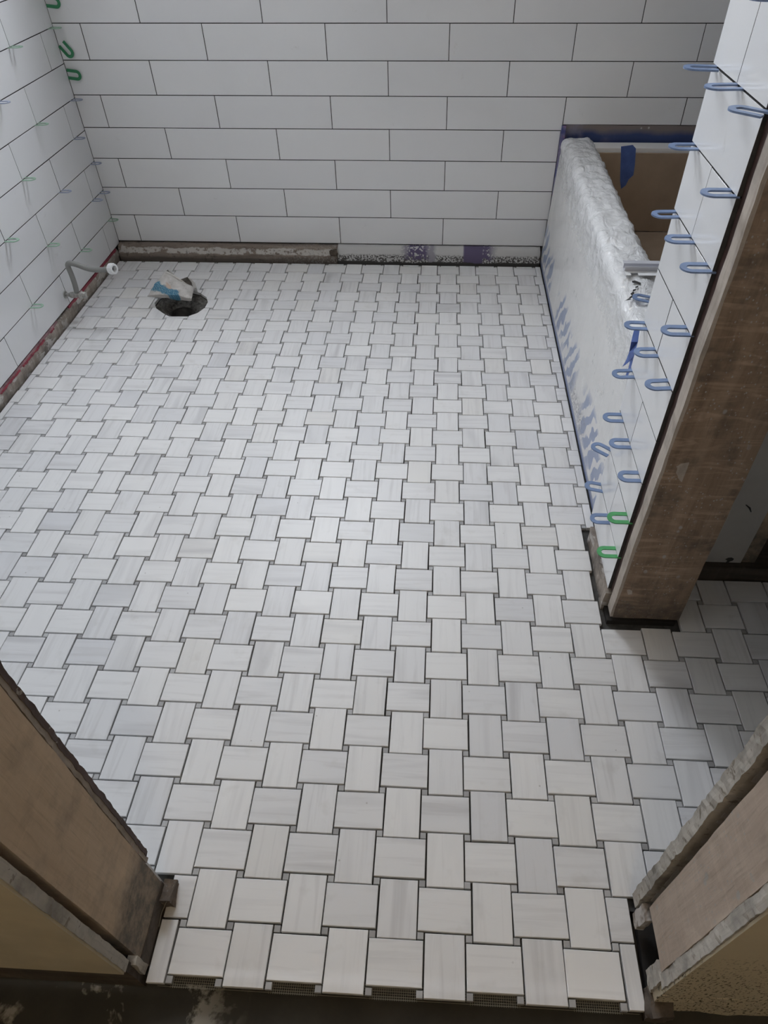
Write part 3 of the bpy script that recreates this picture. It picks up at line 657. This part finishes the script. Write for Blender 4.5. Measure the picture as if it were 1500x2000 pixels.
tbox(body, 0.935, 0.945, TY0, TY1, 0.10, 0.43); tbox(body, 0.93, XO, TY0, TY1, 0.06, 0.10); tbox(body, 0.94, XO, TY1 - 0.02, TY1, 0.0, 0.3); tbox(body, 0.83, XO, TY0, TY0 + 0.01, 0, 0.43)
o = body.build('shell', 'tub', tub)
bm = bmesh.new(); bm.from_mesh(o.data); bmesh.ops.recalc_face_normals(bm, faces=bm.faces); bm.to_mesh(o.data); bm.free()
# dense section for the film
def dense(pr_, k_):
    out_ = []
    for i in range(len(pr_) - 1):
        L = math.dist(pr_[i], pr_[i + 1]); q = max(1, int(L / k_))
        out_ += [(pr_[i][0] + (pr_[i + 1][0] - pr_[i][0]) * t_ / q, pr_[i][1] + (pr_[i + 1][1] - pr_[i][1]) * t_ / q) for t_ in range(q)]
    return out_ + [pr_[-1]]
film = MB(); film.add(*sheet(dense(prf[1:], 0.006), 0.948, 2.40, 200, 0.0042, 0.0046)); film.build('plastic_film', 'film', tub, smooth=True)
cbd = MB(); tbox(cbd, 0.952, XO - 0.06, YI1 - 0.012, YI1 - 0.006, 0.16, 0.428); cbd.build('cardboard_panel', 'cardboard', tub)
cbd = MB(); tbox(cbd, 0.952, XO - 0.06, YI0, YI1 - 0.013, 0.152, 0.158); cbd.build('cardboard_panel', 'cardboard', tub)
cbd = MB(); tbox(cbd, 0.947, 0.951, YI0, YI1 - 0.013, 0.16, 0.415); cbd.build('cardboard_panel', 'cardboard', tub)
def flat_poly(pts, nrm, th):
    n = len(pts); pts = [Vector(p_) for p_ in pts]; q = Vector(nrm) * th
    return [p_ for p_ in pts] + [p_ + q for p_ in pts], [tuple(reversed(range(n))), tuple(range(n, 2 * n))] + [(i, (i + 1) % n, n + (i + 1) % n, n + i) for i in range(n)]
tp = [on(x, y, 1, YI1 - 0.0125) for x, y in ((1213, 286), (1236, 283), (1242, 290), (1240, 322), (1237, 342), (1228, 350), (1222, 362), (1213, 369), (1211, 352), (1212, 320))]
v_, f_ = flat_poly([p_ - tub_off for p_ in tp], (0, -1, 0), 0.0006); MB().add(v_, f_).build('tape', 'tape', tub)
def wrap_px(x, y):
    p_ = on(x, y, 0, 0.8215)
    if p_.z > 0.436: p_ = on(x, y, 2, 0.4655)
    return p_ - tub_off
def tape_strip(lft, rgt):
    n_ = len(lft); a_ = [wrap_px(*q) for q in lft]; b_ = [wrap_px(*q) for q in rgt]; up_ = Vector((-0.0004, 0, 0.0004))
    vs_ = a_ + b_ + [q + up_ for q in a_] + [q + up_ for q in b_]; fs_ = []
    for i_ in range(n_ - 1):
        fs_ += [(i_, i_ + 1, n_ + i_ + 1, n_ + i_), (2 * n_ + i_, 3 * n_ + i_, 3 * n_ + i_ + 1, 2 * n_ + i_ + 1), (i_, 2 * n_ + i_, 2 * n_ + i_ + 1, i_ + 1), (n_ + i_, n_ + i_ + 1, 3 * n_ + i_ + 1, 3 * n_ + i_)]
    MB().add(vs_, fs_).build('tape', 'tape', tub)
tape_strip([(1240, 640), (1236, 655), (1233, 668), (1229, 688), (1223, 704), (1216, 716)], [(1250, 640), (1248, 655), (1246, 668), (1241, 688), (1232, 704), (1221, 713)])
tape_strip([(1232, 690), (1231, 704), (1228, 718), (1222, 734)], [(1240, 690), (1236, 704), (1233, 718), (1226, 735)])
mk = [((1234, 549), (1240, 548), (1252, 553), (1251, 556), (1242, 553), (1235, 552)), ((1241, 560), (1247, 558), (1246, 561), (1241, 563)), ((1236, 566), (1243, 564), (1241, 568), (1236, 569)), ((1231, 574), (1237, 569), (1239, 573), (1234, 577)), ((1229, 581), (1236, 576), (1238, 579), (1230, 584)), ((1220, 588), (1228, 583), (1233, 585), (1222, 587))]
for q in mk:
    v_, f_ = flat_poly([on(x, y, 2, 0.4605) - tub_off for x, y in q], (0, 0, 1), 0.0004); MB().add(v_, f_).build('printed_mark', 'black', tub)

# ---- aluminium trim channel across the rim
c0 = on(1216, 522, 2, 0.463); c1 = on(1287, 522, 2, 0.463)
tr_ = thing('trim_channel', 'short aluminium trim channel lying across the plastic wrapped tub rim', 'trim piece', (c0.x, c0.y, 0.463))
ch = MB(); Lc = c1.x - c0.x; ch.box(0, Lc, -0.022, -0.004, 0, 0.0015); ch.box(0, Lc, -0.005, -0.0035, 0, 0.012); ch.box(0, Lc, -0.0225, -0.021, 0, 0.012); ch.box(0, Lc, -0.004, 0.012, 0.0105, 0.012)
ch.build('channel', 'alu', tr_)
fl_ = MB(); fl_.box(0.03, Lc, -0.044, -0.0225, 0, 0.0012); fl_.box(0.0, 0.012, -0.044, -0.0225, 0, 0.0012); fl_.box(0.012, 0.03, -0.030, -0.0225, 0, 0.0012); fl_.build('slotted_flange', 'nut', tr_)

# ---- horseshoe spacers
def horseshoe(w, L, band_, th, n=12):
    """U outline in the xy plane, prongs open towards +x at x=0, tip at x=-L"""
    ro = w / 2; ri = ro - band_; o_, i_ = [], []
    o_.append((0, -ro)); i_.append((0, -ri))
    for q in range(n + 1):
        an = -math.pi / 2 - math.pi * q / n
        o_.append((-(L - ro) + ro * math.cos(an), ro * math.sin(an))); i_.append((-(L - ro) + ri * math.cos(an), ri * math.sin(an)))
    o_.append((0, ro)); i_.append((0, ri)); m_ = len(o_); b_ = 0.00035
    vs = []
    for z, s_ in ((-th / 2, 0), (th / 2, 0)):
        vs += [(x, y, z) for x, y in o_] + [(x, y, z) for x, y in i_]
    fs = []
    for j in range(m_ - 1):
        fs += [(j, j + 1, m_ + j + 1, m_ + j), (2 * m_ + j, 3 * m_ + j, 3 * m_ + j + 1, 2 * m_ + j + 1), (j, 2 * m_ + j, 2 * m_ + j + 1, j + 1), (m_ + j, m_ + j + 1, 3 * m_ + j + 1, 3 * m_ + j)]
    fs += [(0, m_, 3 * m_, 2 * m_), (m_ - 1, 3 * m_ - 1, 4 * m_ - 1, 2 * m_ - 1)]
    return MB().add(vs, fs)
SP = {}
for key, mt in (('blue', 'blue_sp'), ('green', 'green_sp'), ('pale green', 'ltgreen_sp'), ('blue grey', 'bluegrey_sp'), ('dark green', 'dkgreen_sp')):
    mb = horseshoe(0.032, 0.047, 0.0092, 0.0023) if key in ('blue', 'green', 'dark green') else horseshoe(0.029, 0.042, 0.007, 0.0019)
    me = mb.mesh('horseshoe_' + key.replace(' ', '_'), mt); bm = bmesh.new(); bm.from_mesh(me); bmesh.ops.recalc_face_normals(bm, faces=bm.faces); bm.to_mesh(me); bm.free(); SP[key] = me
ORD = ['', 'first', 'second', 'third', 'fourth', 'fifth', 'sixth', 'seventh', 'eighth', 'ninth', 'tenth']
WS = [  # joint number, y centre, where, colour, in-plane turn, slide
    (9, 0.905, 'at the tub edge', 'blue', -0.18, 0.006), (9, 0.806, 'in the middle', 'blue', 0.06, 0.004), (10, 0.738, 'beside the stud', 'blue', 0.0, 0.003),
    (8, 0.907, 'at the tub edge', 'blue', 0.0, 0.0), (8, 0.716, 'beside the stud', 'blue', 0.0, 0.001), (7, 0.910, 'at the tub edge', 'blue', 0.05, 0.0), (7, 0.8115, 'in the middle', 'blue', 0.0, 0.0),
    (7, 0.714, 'beside the stud', 'blue', 0.0, 0.0), (6, 0.717, 'beside the stud', 'blue', 0.0, 0.0), (5, 0.913, 'at the tub edge', 'blue', -0.04, -0.002), (5, 0.822, 'in the middle', 'blue', 0.05, -0.002),
    (5, 0.724, 'beside the stud', 'blue', 0.1, -0.001), (4, 0.911, 'at the tub edge', 'blue', 0.08, 0.0), (3, 0.904, 'at the tub edge', 'blue', 0.0, -0.002), (3, 0.8195, 'in the middle', 'blue', 0.0, -0.001),
    (3, 0.722, 'beside the stud', 'blue', 0.0, -0.001), (1, 0.910, 'at the tub edge', 'blue', -0.25, -0.003), (1, 0.8125, 'in the middle', 'blue', 0.0, -0.001), (2, 0.714, 'beside the stud', 'green', 0.0, -0.001), (1, 0.715, 'beside the stud', 'green', 0.0, -0.001)]
GW = 'horseshoe spacers in the joints of the short stud wall'
for k_, yc, wh, col, rz, sl in WS:
    link('horseshoe_spacer', SP[col], None, (XW + 0.0055 - sl, yc, ZW + HW * k_), (0, 0, rz), None, '%s horseshoe spacer in %s joint above floor of stud wall, %s' % (col, ORD[k_], wh), 'spacer', GW)
link('horseshoe_spacer', SP['blue'], None, (XW - 0.006, 0.678, ZW + HW * 9), (0.0, 0.0, -0.75), None, 'blue horseshoe spacer twisted like a hook in the ninth joint beside the stud', 'spacer', GW)
link('horseshoe_spacer', SP['blue'], None, (XW - 0.001, 0.912, ZW + HW * 2), (0.0, 0.0, -0.72), None, 'blue horseshoe spacer turned askew in the second joint at the tub edge', 'spacer', GW)
link('horseshoe_spacer', SP['blue'], None, (0.897, 1.205, 0.4635), (0, 0.03, -0.35), None, 'loose blue horseshoe spacer lying on the plastic wrapped tub rim', 'spacer')
LS = [(7, 2.117, 'pale green'), (6, 1.942, 'blue grey'), (5, 2.114, 'pale green'), (4, 2.331, 'blue grey'), (4, 1.926, 'pale green'), (3, 2.114, 'blue grey'), (3, 1.717, 'pale green'), (2, 1.924, 'pale green'), (1, 2.118, 'pale green'), (2, 2.318, 'blue grey'),
      (7, 2.402, 'pale green'), (5, 2.398, 'blue grey'), (3, 2.396, 'blue grey'), (2, 2.394, 'blue grey'), (1, 2.394, 'pale green'), (1, 1.702, 'pale green')]
GL = 'horseshoe spacers in the joints of the left wall'
for k_, yc, col in LS:
    wh = 'tight in the corner' if yc > 2.39 else ('just off the corner' if yc > 2.25 else ('half a tile from corner' if yc > 2.0 else ('one tile from corner' if yc > 1.8 else 'over one tile from corner')))
    link('horseshoe_spacer', SP[col], None, (XL - 0.005, yc, ZL + HT * k_), (0, 0, math.pi), None, '%s spacer in %s joint of left wall, %s' % (col, ORD[k_], wh), 'spacer', GL)
GC = 'dark green spacers in the wall corner'
for (x, y, z, ry, nm) in ((-0.884, 2.413, 0.842, 0.1, 'highest'), (-0.876, 2.4135, 0.728, 0.95, 'tilted upright, middle one'), (-0.886, 2.4135, 0.641, 0.12, 'lying sideways, lowest')):
    o = link('horseshoe_spacer', SP['dark green'], None, (x, y, z), (math.pi / 2, ry, 0), None, 'dark green horseshoe spacer flat in the tiled corner, %s' % nm, 'spacer', GC)
    o.rotation_euler = Matrix.Rotation(ry, 4, 'Y').to_3x3().to_4x4().__matmul__(Matrix.Rotation(math.pi / 2, 4, 'X') @ Matrix.Rotation(math.pi, 4, 'Z')).to_euler()

# ---- water supply valve with braided hose
YV = 1.905
va = thing('supply_valve', 'old chrome shutoff valve with grey braided hose on the tiled left wall', 'valve', (XL, YV, 0.088))
vo = Vector(va.location)
st = MB(); st.tube([(-0.004, 0, 0), (0.004, 0, 0)], 0.013, 16); st.tube([(0.004, 0, 0), (0.014, 0, 0), (0.02, 0, 0)], [0.006, 0.006, 0.0085], 12); st.build('wall_stub', 'chrome', va, smooth=False)
bd = MB(); bd.tube([(0.018, 0, 0), (0.022, 0, 0), (0.040, 0, 0), (0.044, 0, 0), (0.052, 0, 0)], [0.008, 0.0105, 0.0105, 0.008, 0.008], 14); bd.tube([(0.046, 0, 0.0), (0.046, 0, 0.012), (0.046, 0, 0.022)], [0.007, 0.0085, 0.0085], 6); bd.build('valve_body', 'chrome', va)
hn = MB(); hn.rough(0.050, 0.077, -0.006, 0.006, -0.009, 0.009, 0.004, 0.0025, 120); hn.rough(0.056, 0.062, -0.011, 0.011, -0.011, 0.011, 0.004, 0.002, 120); hn.build('handle', 'scale', va)
pts = [on(150, 571, 1, YV), on(146, 555, 1, YV), on(139, 535, 1, YV), on(133, 521, 1, YV), on(133, 516, 1, YV), on(137, 514, 1, YV), on(150, 517, 1, YV - 0.002), on(166, 523, 1, YV - 0.004), on(180, 526.5, 1, YV - 0.006), on(197, 527, 1, YV - 0.008), on(216, 525, 1, YV - 0.01)]
def smooth_path(p_, k_=4):
    r_ = []
    for i in range(len(p_) - 1):
        a_, b_, c_, d_ = p_[max(i - 1, 0)], p_[i], p_[i + 1], p_[min(i + 2, len(p_) - 1)]
        for q in range(k_):
            t_ = q / k_; r_.append(0.5 * ((2 * b_) + (c_ - a_) * t_ + (2 * a_ - 5 * b_ + 4 * c_ - d_) * t_ ** 2 + (3 * b_ - a_ - 3 * c_ + d_) * t_ ** 3))
    return r_ + [p_[-1]]
pth = smooth_path([p_ - vo for p_ in pts]); ho = MB(); ho.tube(pth, 0.0086, 12).build('hose', 'hose', va, smooth=True)
hose = [c_ for c_ in va.children if c_.name.startswith('hose')][0]
e = pth[-1]; d = (pth[-1] - pth[-4]).normalized(); d = (d + Vector((0, -0.25, 0))).normalized()
nu = MB(); a_ = d.orthogonal().normalized(); b_ = d.cross(a_); n = 24
prof = [(0.0, 0.008), (0.001, 0.0155), (0.004, 0.0175), (0.018, 0.0175), (0.021, 0.0165), (0.0215, 0.0105), (0.004, 0.0100)]
vs = []; fs = []
for q, (h_, r_) in enumerate(prof):
    for j in range(n):
        an = 2 * math.pi * j / n; rr = r_ * (1.05 if (j % 2 and q in (2, 3)) else 1.0); vs.append(e - d * 0.004 + d * h_ + (a_ * math.cos(an) + b_ * math.sin(an)) * rr)
for q in range(len(prof) - 1):
    for j in range(n): fs.append((q * n + j, q * n + (j + 1) % n, (q + 1) * n + (j + 1) % n, (q + 1) * n + j))
nu.add(vs, fs); nu.build('nut', 'nut', hose)
MB().tube([e - d * 0.004 + d * 0.003, e - d * 0.004 + d * 0.006], 0.0101, 16).build('washer', 'black', hose)

# ---- toilet drain in the floor
dr = thing('toilet_drain', 'dark open toilet drain in a round hole cut in the floor tiles', 'drain', (HC.x, HC.y, -0.045))
rb = MB(); n = len(HOLE); vs = []
ringz = [(1.03, 0.033), (1.0, 0.031), (0.90, 0.026), (0.80, 0.022), (0.70, 0.026), (0.6, 0.016), (0.5, 0.008), (0.42, 0.0)]
big = []
for i in range(n * 3):
    t_ = i / 3; a_ = HOLE[int(t_) % n]; b_ = HOLE[(int(t_) + 1) % n]; big.append(a_.lerp(b_, t_ - int(t_)))
fs = []; m_ = len(big)
for s_, z in ringz:
    for p_ in big:
        q = Vector(((p_.x - HC.x) * s_, (p_.y - HC.y) * s_, z)); d_ = noise.noise_vector((q + HC) * 60) * 0.009 * (s_ < 0.98); vs.append(q + d_)
for r_ in range(len(ringz) - 1):
    for j in range(m_): fs.append((r_ * m_ + j, r_ * m_ + (j + 1) % m_, (r_ + 1) * m_ + (j + 1) % m_, (r_ + 1) * m_ + j))
rb.add(vs, fs); rb.build('rubble_ring', 'mud', dr, smooth=True)
pp = MB(); n = 28; prof = [(0.050, 0.0), (0.047, 0.012), (0.042, 0.014), (0.036, 0.010), (0.035, -0.10)]
vs = [(r_ * math.cos(2 * math.pi * j / n), r_ * math.sin(2 * math.pi * j / n), z) for r_, z in prof for j in range(n)]
fs = [(q * n + j, q * n + (j + 1) % n, (q + 1) * n + (j + 1) % n, (q + 1) * n + j) for q in range(len(prof) - 1) for j in range(n)] + [tuple((len(prof) - 1) * n + j for j in range(n))]
pp.add(vs, fs); pp.build('pipe', 'iron', dr, smooth=True)

# ---- crumpled bag stuffed into the drain
bl_, br_, tl_, tr2 = on(289, 577, 1, 2.005), on(374, 585, 1, 1.985), on(322, 533, 1, 2.085), on(377, 562, 1, 2.06)
bag = thing('crumpled_bag', 'crumpled off-white paper bag with a blue printed band stuffed into the drain', 'bag', (HC.x - 0.02, HC.y, 0.0))
bo = Vector(bag.location)
nu_, nv_ = 26, 20; ring = 2 * nu_; vs = []; uvs = []; fs = []
nrm = ((br_ - bl_).cross(tl_ - bl_)).normalized()
if nrm.y > 0: nrm = -nrm
for q in range(nv_ + 1):
    v = q / nv_
    for s_ in range(ring):
        front = s_ < nu_; u = s_ / (nu_ - 1) if front else 1 - (s_ - nu_) / (nu_ - 1)
        p_ = bl_.lerp(br_, u).lerp(tl_.lerp(tr2, u), v)
        th = 0.020 * math.sqrt(max(0.0, 1 - (2 * u - 1) ** 2)) * (0.35 + 0.65 * math.sin(math.pi * min(1, v * 0.9 + 0.05)))
        th += 0.004
        sag = Vector((0, 0, -0.018 * math.sin(math.pi * u) * v * (0 if front else 0.4)))
        p_ = p_ + nrm * (th if front else -th * 0.9) + sag
        p_ += noise.noise_vector(p_ * 22 + Vector((0, 0, 0 if front else 7))) * 0.007 + noise.noise_vector(p_ * 60) * 0.003
        if v > 0.93: p_ += nrm * (0.006 if front else -0.010) * math.sin(math.pi * u) + Vector((0, 0, 0.004 if not front else 0))
        if v < 0.12: p_.z = max(p_.z, 0.004)
        p_.z = max(p_.z, 0.003)
        vs.append(p_ - bo); uvs.append((u, v))
for q in range(nv_):
    for s_ in range(ring): fs.append((q * ring + s_, q * ring + (s_ + 1) % ring, (q + 1) * ring + (s_ + 1) % ring, (q + 1) * ring + s_))
fs.append(tuple(reversed(range(ring))))
me = bpy.data.meshes.new('sack'); me.from_pydata([tuple(v_) for v_ in vs], [], fs); me.materials.append(M['bag'])
ul = me.uv_layers.new(name='UVMap')
for lp in me.loops: ul.data[lp.index].uv = uvs[lp.vertex_index]
me.polygons.foreach_set('use_smooth', [False] * len(me.polygons)); me.update()
link('sack', me, bag)
fp = [on(322, 531, 1, 2.088), on(328, 527, 1, 2.093), on(336, 537, 1, 2.098), on(352, 546, 1, 2.09), on(366, 541, 1, 2.11), on(374, 551, 1, 2.10), on(377, 562, 1, 2.065)]
fv = []; ff = []
for i, p_ in enumerate(fp):
    low = Vector((p_.x + 0.004, p_.y + 0.025, max(0.004, p_.z - 0.055))); mid = (p_ + low) / 2 + Vector((0, 0.012, 0.004))
    fv += [p_ - bo, mid - bo, low - bo, low - bo + Vector((0, 0.003, 0)), mid - bo + Vector((0, 0.003, 0)), p_ - bo + Vector((0, 0.003, 0))]
for i in range(len(fp) - 1):
    for j in range(6): ff.append((i * 6 + j, i * 6 + (j + 1) % 6, (i + 1) * 6 + (j + 1) % 6, (i + 1) * 6 + j))
ff += [tuple(range(6)), tuple((len(fp) - 1) * 6 + j for j in reversed(range(6)))]
me = bpy.data.meshes.new('flap'); me.from_pydata([tuple(v_) for v_ in fv], [], ff); me.materials.append(M['bag']); ul = me.uv_layers.new(name='UVMap')
for l_ in ul.data: l_.uv = (0.8, 0.9)
me.update(); link('flap', me, bag)

# ---- unseen hall lamp, added as warm fill light from behind the camera
lamp = thing('added_fill_lamp', 'unseen round globe lamp added on the hall ceiling as warm fill light', 'lamp', (0.42, -0.80, 2.45))
MB().tube([(0, 0, 0), (0, 0, -0.03), (0, 0, -0.06)], [0.08, 0.08, 0.03], 20).build('base', 'frame', lamp)
lb = MB(); lb.tube([(0, 0, -0.06), (0, 0, -0.075), (0, 0, -0.11), (0, 0, -0.16), (0, 0, -0.21), (0, 0, -0.24), (0, 0, -0.25)], [0.03, 0.06, 0.1, 0.12, 0.1, 0.05, 0.01], 24); lb.build('globe', 'fill_glow', lamp, smooth=True)
